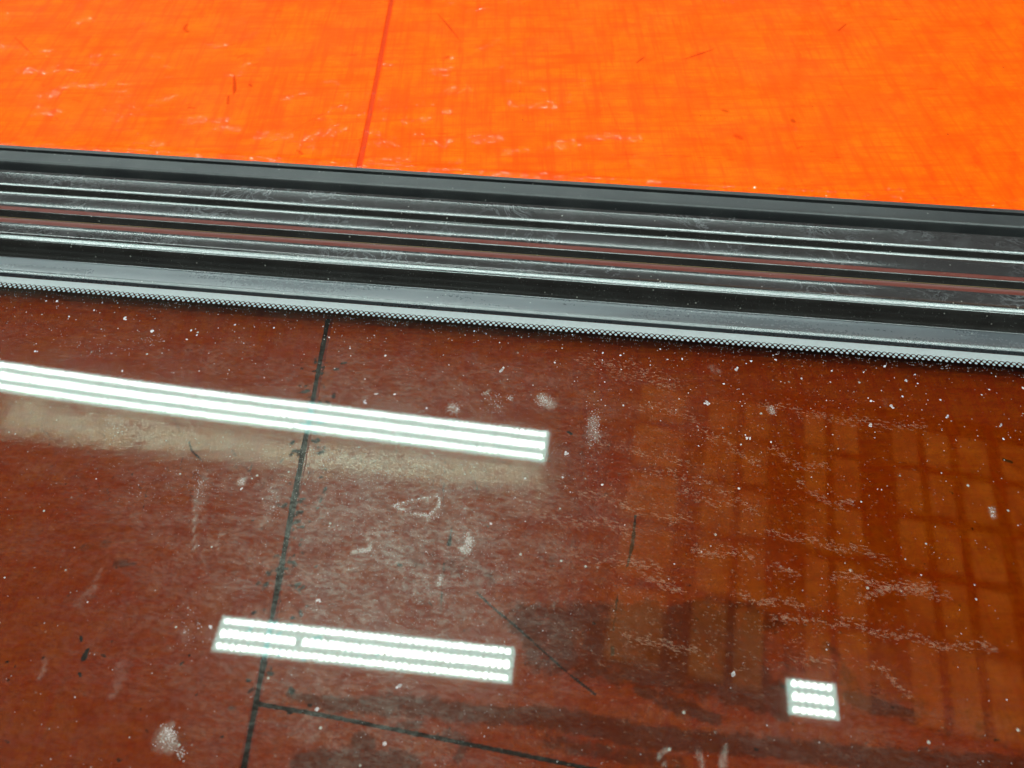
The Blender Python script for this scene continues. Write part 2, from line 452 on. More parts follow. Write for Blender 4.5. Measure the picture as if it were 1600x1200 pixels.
    for x0, st_ in ((985, 0.26), (1075, 0.30), (1130, 0.22), (1240, 0.44), (1265, 0.3), (1310, 0.38), (1460, 0.42), (1530, 0.46), (1590, 0.46), (1395, 0.32)):
        stroke(mark, X, Y, T([(x0 + 25, -30), (x0 + 5, 120), (x0 - 12, 330)]), 0.0055, st_, 0.95)
    grime = np.clip((-across - 0.012) / 0.02, 0, 1)
    under = np.zeros_like(X)
    stroke(under, X, Y, T([(60, 640), (300, 668), (600, 702), (845, 728)]), [0.013, 0.017, 0.018, 0.017], 1.0, 0.6)
    # dark stains, and dark reflections painted into the same mask
    S = lambda pts, r, s=1.0, so=0.6: stroke(stain_and_reflection, X, Y, T(pts), r, s, so)
    S([(450, 1085), (520, 1100), (640, 1103), (760, 1118), (860, 1118)], [0.001, 0.003, 0.004, 0.0035, 0.002], 0.66)
    S([(740, 1112), (880, 1124), (1000, 1150), (1150, 1163), (1300, 1180), (1600, 1205)], [0.002, 0.0035, 0.0036, 0.0032, 0.0035, 0.004], 0.8)
    S([(1037, 1030), (1075, 1045), (1131, 1068), (1187, 1100)], [0.003, 0.0045, 0.005, 0.003], 0.85)
    S([(1000, 1078), (1060, 1103), (1120, 1124)], [0.002, 0.003, 0.002], 0.7)
    S([(1215, 1080), (1218, 1106)], 0.0035, 0.8)
    S([(1325, 1088), (1370, 1105), (1422, 1113)], [0.002, 0.003, 0.0015], 0.75)
    S([(1085, 950), (1150, 955), (1210, 975)], [0.004, 0.007, 0.004], 0.55)
    S([(1185, 960), (1160, 1000), (1100, 1010)], [0.004, 0.006, 0.004], 0.48)
    for t in np.linspace(0, 1, 16):
        S([(805 + 40 * t, 958 + 75 * t), (1000, 955 + 100 * t), (1175 + 25 * t, 965 + 130 * t)], 0.0044, 0.66, 0.8)  # dark area where the glass mirrors nothing bright, painted onto the table
    for t in np.linspace(0, 1, 6):
        S([(1180, 990 + 80 * t), (1400, 1090 + 30 * t), (1620, 1130 + 50 * t)], 0.0035, 0.42, 0.9)
    for x0 in (868, 905, 945):
        S([(x0 + 8, 640), (x0, 800), (x0 - 12, 960)], 0.0028, 0.36, 0.9)  # dark bars mirrored in the glass, painted here into the table colour
    S([(562, 1157), (575, 1165)], 0.0024, 0.85)
    S([(470, 1190), (560, 1186), (640, 1198)], [0.003, 0.004, 0.004], 0.75)
    S([(700, 1145), (730, 1160), (715, 1185)], 0.002, 0.6)
    S([(625, 1135), (660, 1130)], 0.0016, 0.6)
    S([(860, 1160), (960, 1178), (1060, 1195)], 0.003, 0.6)
    S([(185, 880), (210, 882)], [0.0022, 0.001], 0.6)
    S([(130, 855), (170, 850)], 0.002, 0.45)
    S([(640, 868), (700, 880), (760, 905)], 0.005, 0.42)
    S([(1290, 1010), (1320, 1050), (1350, 1100)], 0.003, 0.5)
    B = lambda pts, r, s=0.9, so=0.5: stroke(soot, X, Y, T(pts), r, s, so)
    B([(707, 820), (702, 850)], [0.0003, 0.0009], 0.72)
    B([(690, 640), (697, 720), (690, 800)], 0.0004, 0.45)
    B([(694, 880), (688, 960)], 0.0006, 0.5)
    B([(993, 805), (988, 850), (980, 885)], [0.0004, 0.0008, 0.0004], 0.70)
    B([(965, 930), (958, 985)], 0.0004, 0.62)
    B([(957, 1012), (957, 1022)], 0.0006, 0.8)
    B([(137, 1015), (131, 1028)], [0.0006, 0.0011], 0.75)
    B([(126, 995), (127, 1001)], 0.0005, 0.8)
    B([(124, 1052), (126, 1056)], 0.0005, 0.85)
    B([(887, 675), (893, 678)], 0.0006, 0.8)
    B([(1569, 718), (1580, 722)], 0.0008, 0.7)
    B([(1485, 768), (1490, 772)], 0.0004, 0.8)
    B([(295, 690), (300, 705), (318, 722)], [0.0003, 0.0006, 0.0003], 0.66)
    B([(272, 655), (282, 675)], 0.0004, 0.6)
    for _ in range(60):
        p = np.array([random.uniform(0, 1600), random.uniform(820, 1190)])
        r = random.uniform(0.0003, 0.0007)
        stroke(soot, X, Y, [tab(*p), tab(*(p + np.array([random.gauss(0, 3), random.gauss(0, 2)])))], r, 0.62, 0.8)
    # scratches and rubbed marks on the open paint
    K = lambda pts, r, s=0.8, so=0.6: stroke(mark, X, Y, T(pts), r, s, so)
    K([(366, 118), (367, 140), (365, 148)], [0.0006, 0.0012, 0.0004], 1.0)
    K([(357, 150), (356, 162)], 0.0008, 1.0)
    K([(292, 38), (288, 45), (293, 50)], 0.0012, 0.8)
    K([(22, 57), (40, 75), (55, 90)], [0.0005, 0.0007, 0.0003], 0.9)
    K([(683, 20), (700, 40), (720, 65)], [0.0003, 0.0009, 0.0003], 0.9)
    K([(1070, 92), (1095, 84), (1115, 77)], [0.0004, 0.0009, 0.0004], 1.0)
    K([(1055, 97), (1075, 90)], 0.0004, 0.6)
    K([(995, 98), (1006, 90)], 0.0008, 0.9)
    K([(1310, 48), (1322, 38)], 0.0008, 0.9)
    K([(1388, 30), (1408, 31)], 0.0009, 0.8)
    K([(935, 135), (950, 160), (968, 205), (985, 262)], 0.0004, 0.6)
    K([(1100, 222), (1180, 250)], 0.0005, 0.5)
    K([(670, 208), (740, 212)], 0.0004, 0.8)
    K([(940, 241), (1060, 243), (1180, 252)], 0.0004, 0.7)
    K([(1470, 262), (1500, 228)], 0.0004, 0.5)
    K([(700, 88), (697, 90)], 0.0014, 0.7)
    K([(295, 168), (303, 169)], 0.0009, 0.9)
    K([(390, 132), (393, 135)], 0.0009, 0.9)
    K([(1238, 188), (1240, 190)], 0.0016, 0.9)
    K([(1130, 172), (1136, 174)], 0.0013, 0.8)
    K([(1150, 212), (1158, 216)], 0.0018, 0.7)
    K([(420, 226), (450, 208), (490, 185), (520, 172)], 0.0004, 0.7)
    K([(465, 235), (472, 241)], 0.0009, 0.8)
    K([(1235, 130), (1238, 175), (1240, 195)], 0.004, 0.30)
    K([(1290, 25), (1310, 15), (1330, 3)], 0.003, 0.42)
    K([(1265, 70), (1270, 40)], 0.002, 0.35)
    for _ in range(330):
        px, py = random.uniform(0, 1600), random.uniform(-40, 340)
        L = random.expovariate(1 / 14); an = random.choice([random.gauss(0, 0.35), random.uniform(0, 3.14)])
        q = (px + L * math.cos(an), py + 0.6 * L * math.sin(an))
        K([(px, py), q], random.uniform(0.0002, 0.0006), random.uniform(0.3, 0.75))
    for _ in range(240):      # hair scratches around the blurred lamp reflection
        px, py = random.uniform(60, 860), random.uniform(640, 760)
        an = random.uniform(0.3, 1.9); L = random.uniform(10, 60)
        q = (px + L * math.cos(an), py + L * math.sin(an)); m = ((px + q[0]) / 2 + random.gauss(0, 4), (py + q[1]) / 2)
        stroke(soot, X, Y, T([(px, py), m, q]), random.uniform(0.00020, 0.00036), random.uniform(0.28, 0.55), 0.8)
    for _ in range(70):      # soft blotches of ingrained dirt under the pane
        px, py = random.uniform(-20, 1620), random.uniform(560, 1200)
        S([(px, py), (px + random.gauss(0, 25), py + random.gauss(0, 5))], random.uniform(0.0015, 0.005), random.uniform(0.15, 0.36), 0.9)
    o = grid_obj("tabletop", X, Y, Z, M_TABLE, None, dict(gloss=gloss, mark=mark, stain_and_reflection=stain_and_reflection, soot=soot, under=under, grime=grime, groove=g * 0.85))
    return label(o, "glossy orange painted tabletop with a dark joint between its boards", "tabletop", kind="structure")
build_table()

# ------------------------------------------------------------------ the window panel
panel = empty("window_panel", ROOT)
label(panel, "tinted car window pane with black ribbed rubber trim lying on the orange table", "window panel")

def WARP(u, v):             # the pane twists a little towards its left end
    return 0.30 * np.clip(-np.asarray(u) - 0.06, 0, 0.17) ** 2 * np.asarray(v)
def build_glass():
    u = np.concatenate([np.linspace(-0.9, -0.33, 12), np.arange(-0.32, 0.32, 0.0012), np.linspace(0.33, 0.9, 12)])
    v = np.concatenate([np.linspace(-0.262, -0.257, 3), np.arange(-0.255, VB + 0.003, 0.0012)])
    Um, Vm = np.meshgrid(u, v)
    # the pane bends down a little towards its left end
    W = WARP(Um, Vm)
    glare_haze = np.zeros_like(Um); smear = np.zeros_like(Um)
    c1 = gl(430, 760); c2 = gl(700, 900); c3 = gl(150, 1000)
    ga = lambda c, sx, sy: np.exp(-((Um - c[0]) / sx) ** 2 - ((Vm - c[1]) / sy) ** 2)
    glare_haze += 0.006 * np.clip(1.4 - (Um + 0.16) / 0.16, 0, 1.4) + 0.050 * ga(gl(520, 750), 0.070, 0.035) + 0.090 * ga(gl(610, 920), 0.044, 0.050) + 0.006 * ga(c3, 0.08, 0.06)
    glare_haze += 0.014 * ga(gl(200, 560), 0.10, 0.02) + 0.020 * ga(gl(700, 590), 0.09, 0.015)
    glare_haze += 0.008 * ga(gl(1000, 780), 0.03, 0.03) + 0.022 * ga(gl(1270, 1130), 0.05, 0.020)
    glare_haze *= 0.7 + 0.6 * fbm(Um * 40, Vm * 60, 4, 3)
    G = lambda pts, r, s=0.6, so=0.6: stroke(smear, Um, Vm, [gl(*p) for p in pts], r, s, so)
    G([(325, 735), (312, 765), (309, 800)], [0.0022, 0.0026, 0.002], 0.42)
    G([(304, 780), (303, 820), (305, 865)], [0.0006, 0.0007, 0.0004], 0.66)
    G([(318, 790), (322, 830), (330, 850)], 0.0016, 0.28)
    G([(427, 757), (425, 785), (415, 810)], [0.0022, 0.003, 0.0018], 0.42)
    G([(415, 810), (402, 845)], 0.0012, 0.3)
    G([(339, 838), (346, 832), (352, 836)], 0.0006, 0.5)
    G([(336, 846), (341, 860)], 0.0007, 0.62)
    G([(378, 750), (378, 754)], 0.0015, 0.9)
    G([(262, 1138), (258, 1155), (268, 1165)], [0.0018, 0.003, 0.002], 0.75)
    G([(280, 1172), (283, 1180)], 0.001, 0.6)
    G([(190, 1040), (185, 1065), (175, 1088)], [0.0028, 0.0022, 0.0015], 0.36)
    G([(155, 890), (150, 915), (128, 938)], [0.001, 0.0018, 0.0024], 0.36)
    G([(70, 1030), (66, 1048), (60, 1060)], [0.0008, 0.0012, 0.0008], 0.5)
    G([(300, 930), (295, 975), (290, 995)], [0.003, 0.0035, 0.002], 0.27)
    G([(180, 645), (182, 670)], 0.003, 0.33)
    G([(238, 660), (236, 690)], 0.0022, 0.30)
    G([(705, 636), (713, 640)], [0.0018, 0.0016], 0.75)
    G([(768, 620), (775, 640)], 0.0036, 0.30)
    G([(758, 615), (764, 612)], 0.0008, 0.8)
    G([(797, 621), (799, 624)], 0.001, 0.66)
    G([(847, 622), (858, 631)], [0.0022, 0.0026], 0.78)
    G([(927, 655), (924, 678), (934, 682)], [0.0022, 0.0026, 0.0018], 0.58)
    G([(921, 690), (924, 695)], 0.0012, 0.5)
    G([(617, 790), (645, 781), (685, 775), (687, 790), (668, 806), (634, 799), (617, 791)], 0.00055, 0.85)
    G([(640, 790), (675, 785)], 0.0022, 0.28)
    G([(667, 808), (669, 817)], 0.0006, 0.7)
    G([(551, 862), (566, 860), (577, 859)], [0.0005, 0.0009, 0.0007], 1.1)
    G([(580, 857), (580, 850), (575, 843)], [0.0007, 0.0005, 0.0005], 0.9)
    G([(732, 836), (735, 848), (730, 862)], [0.0011, 0.0016, 0.0012], 0.75)
    G([(721, 857), (722, 859)], 0.001, 1.2)
    G([(688, 903), (686, 912)], 0.0007, 0.8)
    G([(728, 795), (729, 796)], 0.0007, 1.0)
    G([(1049, 1166), (1032, 1178), (1030, 1184), (1038, 1197)], [0.0004, 0.0008, 0.0007, 0.0004], 0.72)
    G([(1093, 1176), (1098, 1200)], 0.0009, 0.66)
    G([(1133, 1170), (1128, 1198)], 0.001, 0.72)
    G([(1384, 625), (1386, 634)], 0.0008, 0.4)
    G([(1203, 638), (1207, 644)], 0.0011, 0.9)
    G([(1551, 795), (1551, 806)], 0.0009, 0.9)
    G([(1115, 575), (1120, 580)], 0.0022, 0.4)
    G([(770, 590), (790, 605)], 0.001, 0.3)
    G([(862, 930), (864, 944)], 0.0006, 0.5)
    ny, nx = Um.shape
    top = np.stack([Um, Vm, W], -1).reshape(-1, 3)
    idx = np.arange(nx * ny).reshape(ny, nx)
    o = grid_obj("glass_pane", Um, Vm, W, M_GTOP, panel, dict(glare_haze=glare_haze, smear=smear))
    me = o.data
    # close the sheet into a slab: sides and underside
    import bmesh
    bm = bmesh.new(); bm.from_mesh(me)
    corners = {}
    t = 0.0024
    bverts = [e for e in bm.edges if e.is_boundary]
    r = bmesh.ops.extrude_edge_only(bm, edges=bverts)
    nv = [g_ for g_ in r["geom"] if isinstance(g_, bmesh.types.BMVert)]
    for w_ in nv: w_.co.z -= t
    nf = [g_ for g_ in r["geom"] if isinstance(g_, bmesh.types.BMFace)]
    me.materials.append(M_GLOW)
    for f_ in nf: f_.material_index = 1; f_.smooth = False
    # underside: strips between the two long edges
    lo = sorted([w_ for w_ in nv if abs(w_.co.y - v[0]) < 1e-6], key=lambda q: q.co.x)
    hi = sorted([w_ for w_ in nv if abs(w_.co.y - v[-1]) < 1e-6], key=lambda q: q.co.x)
    for i in range(len(lo) - 1):
        left = [lo[i]]; vs = [lo[i], hi[i], hi[i + 1], lo[i + 1]]
        f_ = bm.faces.new(vs); f_.material_index = 1; f_.smooth = True
    bm.to_mesh(me); bm.free()
    return o
def gw(u, v=0.0):           # height of the pane surface
    return WARP(u, v)

# --- cross-section of the trim, walked from the pane towards the back
_px0 = proj(ORG)[0] / 1600.0
def ty(yl, yr): return yl + (yr - yl) * _px0
def py_of(v, w): return proj(loc2world(0, v, w))[1]
def v_at(y):                # v on the pane plane that projects to row y
    lo, hi = -0.05, 0.3
    for _ in range(50):
        m = (lo + hi) / 2
        if py_of(m, 0) > y: lo = m
        else: hi = m
    return lo
def walk(p, yl, yr, tilts):
    """extend profile p until it projects to the target row, split evenly over the tilts"""
    y0 = py_of(*p[-1]); y1 = ty(yl, yr)
    for i, t in enumerate(tilts):
        tgt = y0 + (y1 - y0) * (i + 1) / len(tilts)
        a = math.radians(t); d = (math.cos(a), -math.sin(a)); s = p[-1]
        lo, hi = 0.0, 0.05
        for _ in range(40):
            m = (lo + hi) / 2
            if py_of(s[0] + d[0] * m, s[1] + d[1] * m) > tgt: lo = m
            else: hi = m
        p.append((s[0] + d[0] * lo, s[1] + d[1] * lo))
def rel(p, *steps):
    for dv, dw in steps: p.append((p[-1][0] + dv, p[-1][1] + dw))
def arc(a, b, n): return list(np.linspace(a, b, n))

def lamp_tilt(v, w, ylamp):
    """tilt of a face at (v, w) that mirrors a lamp row at world y = ylamp into the lens"""
    P = loc2world(0, v, w)
    Q = np.array([0.0, ylamp, 2.6])
    a = CAM - P; b = Q - P
    a2 = np.array([a @ V, a @ N]); b2 = np.array([b @ V, b @ N])
    m = a2 / np.linalg.norm(a2) + b2 / np.linalg.norm(b2)
    return math.degrees(math.atan2(m[0], m[1]))
def gleam(p, yl, yr, ylamp=0.05, spread=2.5, n=5):
    t = lamp_tilt(*p[-1], ylamp)
    walk(p, yl, yr, list(np.linspace(t - spread, t + spread, n)))

VB = v_at(ty(431, 558))
glass = build_glass()
inner = [(VB, 0.0002)]
walk(inner, 424.5, 554.5, [-62, -60])
walk(inner, 423.0, 553.0, arc(-50, -34, 3))
gleam(inner, 419.0, 547.5, spread=3)
walk(inner, 418.0, 546.5, [-14, -6])
walk(inner, 402, 525, [-2.5, -1, 0, 1.5, 3])
rel(inner, (0.0004, -0.00015), (0.0003, -0.0004), (0.0001, -0.0008))
crest = inner[-1]
mid = [(crest[0] + 0.0002, crest[1] - 0.0042)]
rel(mid, (0.0030, -0.0002), (0.0012, 0.0002))
walk(mid, 379, 503, [-40, -56, -60, -60])
walk(mid, 370, 496, arc(-56, -34, 5))
gleam(mid, 362.0, 487.5, spread=2.5, n=7)
walk(mid, 358, 484, arc(-16, -3, 4))
walk(mid, 345.5, 465.5, [-1, 1, 3, 6])
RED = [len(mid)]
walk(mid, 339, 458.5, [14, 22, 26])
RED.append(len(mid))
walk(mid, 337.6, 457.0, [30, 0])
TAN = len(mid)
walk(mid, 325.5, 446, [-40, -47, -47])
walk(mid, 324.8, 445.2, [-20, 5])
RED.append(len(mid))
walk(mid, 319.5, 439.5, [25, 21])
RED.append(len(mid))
walk(mid, 304.5, 414.5, [6, 3, 1, -1, -2])
walk(mid, 304.0, 414.0, [-10, -18])
gleam(mid, 300.5, 410.5, spread=-1.6)
walk(mid, 300.0, 410.1, [-33])
walk(mid, 288, 404, [-44, -50, -50, -46])
walk(mid, 287.3, 403.4, [-36])
gleam(mid, 283.4, 399.5, spread=1.6)
walk(mid, 283, 399, [-14, -5])
walk(mid, 268, 372.5, [-2, 0, 1, 2])
rel(mid, (0.0003, -0.00015), (0.0002, -0.0005), (0.0001, -0.0030))
e = mid[-1]
outer = [(e[0] + 0.0002, e[1] + 0.0004)]
rel(outer, (0.0022, 0.0))
walk(outer, 257, 364, [-70, -74])
walk(outer, 252.5, 361, [-60, -55])
walk(outer, 251.8, 360.4, [-40])
gleam(outer, 249, 357.5, spread=6)
walk(outer, 248.5, 357, [-8])
walk(outer, 236.5, 341.5, [-1, 0, 1])
rel(outer, (0.00012, -0.0011), (0.0009, -0.00005))
walk(outer, 232, 337, [-80])
walk(outer, 227.5, 332.3, [-8, 4])
rel(outer, (0.0003, -0.0003), (0.00015, -0.0008))
TABLE_W = lambda v: -(ZG + TILT * v) + 0.0005

def extrude_profile(name, prof, mat, seed, base_w=None):
    us = np.concatenate([np.linspace(-0.9, -0.42, 14), np.linspace(-0.40, 0.40, 140), np.linspace(0.42, 0.9, 14)])
    p = list(prof)
    v0, v1 = p[0][0], p[-1][0]
    if name == "inner_seal":    # its foot is set back under the pane
        p = [(v0 + 0.024, TABLE_W(v0)), (v0 + 0.024, -0.0034), (v0 + 0.0035, -0.0034), (v0 + 0.0035, 0.0001)] + p + [(v1, TABLE_W(v1))]
    else:
        p = [(v0, TABLE_W(v0))] + p + [(v1, TABLE_W(v1))]
    n = len(p); verts = []; r = np.random.default_rng(seed)
    for u in us:
        for i, (v, w) in enumerate(p):
            k = 0.0 if (i in (0, n - 1) or w < -0.003) else 1.0
            dv = k * 0.00010 * (vnoise(np.array([u * 14 + 40]), np.array([seed * 3.7 + i * 0.08]), seed)[0] - 0.5)
            dw = k * 0.00004 * (vnoise(np.array([u * 11 + 40]), np.array([seed * 1.3 + i * 0.15]), seed + 1)[0] - 0.5)
            verts.append((u, v + dv, w + dw))
    faces = []
    for a in range(len(us) - 1):
        for i in range(n):
            j = (i + 1) % n
            faces.append((a * n + i, (a + 1) * n + i, (a + 1) * n + j, a * n + j))
    faces.append(tuple(range(n))); faces.append(tuple((len(us) - 1) * n + i for i in range(n))[::-1])
    fm = None
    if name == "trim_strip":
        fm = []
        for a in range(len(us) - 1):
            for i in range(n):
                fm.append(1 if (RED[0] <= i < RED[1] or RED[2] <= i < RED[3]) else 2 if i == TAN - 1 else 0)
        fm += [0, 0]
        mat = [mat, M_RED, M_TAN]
    return mesh_obj(name, verts, faces, mat, panel, True, fm, math.radians(32))
label(extrude_profile("inner_seal", inner, M_SEAL, 3), "grey rubber lip pressed against the edge of the glass")
label(extrude_profile("trim_strip", mid, M_TRIM, 5), "glossy black ribbed plastic moulding")
label(extrude_profile("outer_seal", outer, M_OUT, 9), "matt dark grey rubber edge beside the orange tabletop")

# --- printed ceramic border with its two rows of dots
def build_border():
    P = 0.0020; half = 235; vb = VB - 0.0001
    vlow, vup = 0.00068, 0.00172
    verts, faces = [], []
    w = 0.00012
    seg = 20
    us, edge = [], []
    for i in range(-half, half):
        for k_ in range(seg):
            uu = (i + k_ / seg) * P
            d = (k_ / seg - 0.5) * P            # the upper dot sits at the half pitch
            rb = 0.00090
            b = 0.00208
            if abs(d) < rb: b = max(b, vup + math.sqrt(rb * rb - d * d))
            us.append(uu); edge.append(b)
    n = len(us)
    for uu, b in zip(us, edge): verts.append((uu, b, w + float(gw(uu))))
    for uu in us: verts.append((uu, vb, w + float(gw(uu))))
    for i in range(n - 1): faces.append((i, i + 1, n + i + 1, n + i))
    def disc(cu, cv, r):
        b = len(verts); z = w + float(gw(cu))
        for k_ in range(14):
            a = 2 * math.pi * k_ / 14
            verts.append((cu + r * math.cos(a), cv + r * math.sin(a), z))
        faces.append(tuple(range(b, b + 14)))
    for i in range(-half, half):
        disc((i + 0.5) * P, vup, 0.00060 * random.uniform(0.97, 1.03))
        disc(i * P, vlow, 0.00050 * random.uniform(0.95, 1.05))
    o = mesh_obj("printed_border", verts, faces, M_FRIT, glass)
    return label(o, "pale grey printed border ending in two rows of small dots")
build_border()

# ------------------------------------------------------------------ dust on the glass
def mat_dust():
    k = NT("dust")
    n = k.noise(k.obj(), 300, 2)
    return k.done(k.bsdf(k.mix(n, (0.58, 0.48, 0.48, 1), (0.34, 0.26, 0.24, 1)), 0.9, 0.2))
M_DUST = mat_dust()
def mat_residue():
    k = NT("dried_residue")
    n = k.noise(k.obj(), 300, 2)
    d = k.n("ShaderNodeBsdfDiffuse"); k.set(d.inputs[0], k.mix(n, (0.46, 0.28, 0.20, 1), (0.34, 0.18, 0.12, 1)))
    t = k.n("ShaderNodeBsdfTransparent")
    m = k.n("ShaderNodeMixShader"); m.inputs[0].default_value = 0.23
    k.set(m.inputs[1], t.outputs[0]); k.set(m.inputs[2], d.outputs[0])
    return k.done(m.outputs[0])
M_RES = mat_residue()
def build_dust():
    verts, faces = [], []
    def flake(px, py, rx, ry, ang=0.0, n=6):
        c = gl(px, py); b = len(verts)
        if not (-0.5 < c[0] < 0.5) or c[1] > -0.0008: return
        z = 0.00006 + float(gw(c[0], c[1]))
        for k_ in range(n):
            a = 2 * math.pi * k_ / n + random.uniform(-0.3, 0.3); q = random.uniform(0.7, 1.2)
            x, y = rx * math.cos(a) * q, ry * math.sin(a) * q
            verts.append((c[0] + x * math.cos(ang) - y * math.sin(ang), c[1] + x * math.sin(ang) + y * math.cos(ang), z))
        faces.append(tuple(range(b, b + n)))
    R = random
    def edge_y(x): return 449 + 127 * x / 1600.0
    for _ in range(850):       # fine flecks, thickest just below the printed border
        x = R.uniform(-10, 1610)
        y = edge_y(x) + 6 + R.expovariate(1 / 90.0)
        if y > 1200: continue
        r = min(0.00045, R.lognormvariate(math.log(0.00011), 0.45))
        flake(x, y, r, r * R.uniform(0.7, 1.4), R.uniform(0, 3))
    for _ in range(600):
        x, y = R.uniform(-10, 1610), R.uniform(500, 1205)
        r = min(0.0003, R.lognormvariate(math.log(0.00009), 0.4))
        flake(x, y, r, r, 0)
    for _ in range(40):
        x = R.uniform(-10, 1610); y = edge_y(x) + 12 + R.expovariate(1 / 80.0)
        if y < 1200: flake(x, y, R.uniform(0.0003, 0.00055), R.uniform(0.0003, 0.0006), R.uniform(0, 3), 8)
    for (x, y, r) in [(196, 498, .0008), (237, 517, .0009), (55, 549, .0006), (300, 617, .0006), (497, 938, .0006), (495, 1108, .0006),
                      (623, 1072, .0007), (601, 1162, .0005), (571, 628, .0006), (588, 616, .0006), (1145, 1054, .0009), (1393, 635, .0007),
                      (1480, 651, .0006), (1563, 664, .0005), (1415, 594, .0007), (329, 979, .0006), (885, 709, .0008), (1170, 685, .0006),
                      (784, 578, .0009), (1105, 630, .0008), (1151, 577, .0008), (1106, 629, .0007), (1360, 665, .0007)]:
        for _ in range(5):
            flake(x + R.gauss(0, 1.3), y + R.gauss(0, 1.2), r * 0.55, r * 0.5, R.uniform(0, 3), 7)
    for _ in range(4500):      # dust grain over the glare painted between the two lamp reflections
        x, y = (R.gauss(520, 230), R.gauss(720, 55)) if R.random() < .5 else (R.gauss(620, 150), R.gauss(910, 110))
        if y < 1205: flake(x, y, 0.00010 * R.uniform(0.5, 1.5), 0.00007 * R.uniform(0.6, 1.3), R.gauss(-0.2, 0.5), 4)
    for _ in range(700):       # grit gathered against the printed border
        x = R.uniform(-10, 1610)
        flake(x, edge_y(x) + 2.5 + R.expovariate(1 / 5.0), R.uniform(0.00006, 0.00016), R.uniform(0.00005, 0.00012), R.uniform(0, 3), 5)
    def cluster(x, y, sx, sy, n, r=0.00012):
        for _ in range(int(n * 0.6)): flake(x + R.gauss(0, sx), y + R.gauss(0, sy), r * R.uniform(0.5, 1.4), r * R.uniform(0.5, 1.3), R.uniform(0, 3), 5)
    for c in [(710, 638, 5, 5, 130), (850, 626, 8, 5, 200), (928, 668, 7, 14, 240), (797, 622, 3, 3, 40), (731, 850, 4, 8, 190), (722, 857, 2, 2, 30),
              (262, 1150, 8, 9, 300), (378, 752, 3, 3, 60), (775, 630, 10, 10, 70), (1206, 640, 4, 4, 50), (570, 860, 6, 2, 80), (182, 660, 8, 12, 60),
              (427, 785, 5, 14, 60), (312, 760, 6, 14, 60), (688, 905, 2, 5, 40), (1551, 800, 2, 4, 40), (240, 530, 10, 8, 50), (150, 540, 30, 12, 90),
              (300, 985, 12, 20, 60), (720, 700, 20, 14, 30), (282, 1176, 4, 5, 40), (620, 790, 3, 3, 30), (668, 806, 10, 3, 70)]:
        cluster(*c)
    for t in np.linspace(0, 1, 26):
        P = [(617, 790), (645, 781), (685, 775), (688, 790), (668, 806), (634, 799), (617, 791)]
        q = t * 5.99; i = int(q); f_ = q - i
        cluster(P[i][0] + (P[i + 1][0] - P[i][0]) * f_, P[i][1] + (P[i + 1][1] - P[i][1]) * f_, 1.0, 0.8, 5, 0.00016)
    o = mesh_obj("dust", verts, faces, M_DUST)
    o.matrix_world = ROOT
    label(o, "pale dust flecks and smudges scattered over the dark glass", "dust", kind="stuff")
    verts.clear(); faces.clear()
    L = [[(1000, 631), (1067, 650), (1120, 684), (1187, 725)], [(1000, 736), (1090, 747), (1150, 785), (1191, 800)],
         [(1202, 702), (1240, 721), (1296, 736)], [(1187, 631), (1240, 641), (1292, 650), (1337, 657), (1446, 672)],
         [(1202, 837), (1262, 841), (1337, 860), (1390, 875)], [(985, 795), (1075, 815)], [(1202, 886), (1247, 897)],
         [(1244, 755), (1292, 781), (1337, 785)], [(900, 556), (985, 590), (1062, 605)], [(940, 560), (1000, 575), (1060, 604)],
         [(1000, 900), (1062, 925)], [(980, 875), (1040, 890)], [(1206, 967), (1319, 975), (1394, 990), (1469, 1008), (1562, 1012)],
         [(1360, 1039), (1424, 1084)], [(1020, 910), (1060, 925)], [(975, 990), (1060, 1015), (1095, 1022)], [(930, 690), (1020, 712), (1080, 716)],
         [(820, 800), (900, 812), (990, 830)], [(880, 860), (960, 880), (1010, 885)], [(1240, 1025), (1300, 1040)],
         [(900, 770), (985, 790)], [(1080, 860), (1180, 870)], [(1150, 930), (1260, 950)], [(1300, 900), (1480, 930)],
         [(1340, 930), (1460, 915)], [(1060, 770), (1130, 790)]]
    for pl in L:
        dens = R.uniform(0.8, 1.5)
        for a, b in zip(pl[:-1], pl[1:]):
            d = math.hypot(b[0] - a[0], b[1] - a[1])
            for _ in range(int(d * 0.75 * dens)):
                t = R.random()
                x = a[0] + (b[0] - a[0]) * t + R.gauss(0, 4); y = a[1] + (b[1] - a[1]) * t + R.gauss(0, 4.5) + 4 * math.sin(x * 0.07 + a[0])
                flake(x, y, R.uniform(0.0002, 0.0009), R.uniform(0.00008, 0.00018), R.gauss(-0.12, 0.15), 6)
    for _ in range(4200):
        x = R.gauss(1040, 260); y = R.uniform(560, 1050) if R.random() < .75 else R.uniform(540, 1200)
        if x < 620 or x > 1500: continue
        flake(x, y, R.uniform(0.0001, 0.0006), R.uniform(0.00006, 0.00014), R.gauss(-0.12, 0.1), 5)
    o = mesh_obj("dried_residue", verts, faces, M_RES)
    o.matrix_world = ROOT
    label(o, "tan wavy lines of dried water residue on the right half of the glass", "residue", kind="stuff")
build_dust()

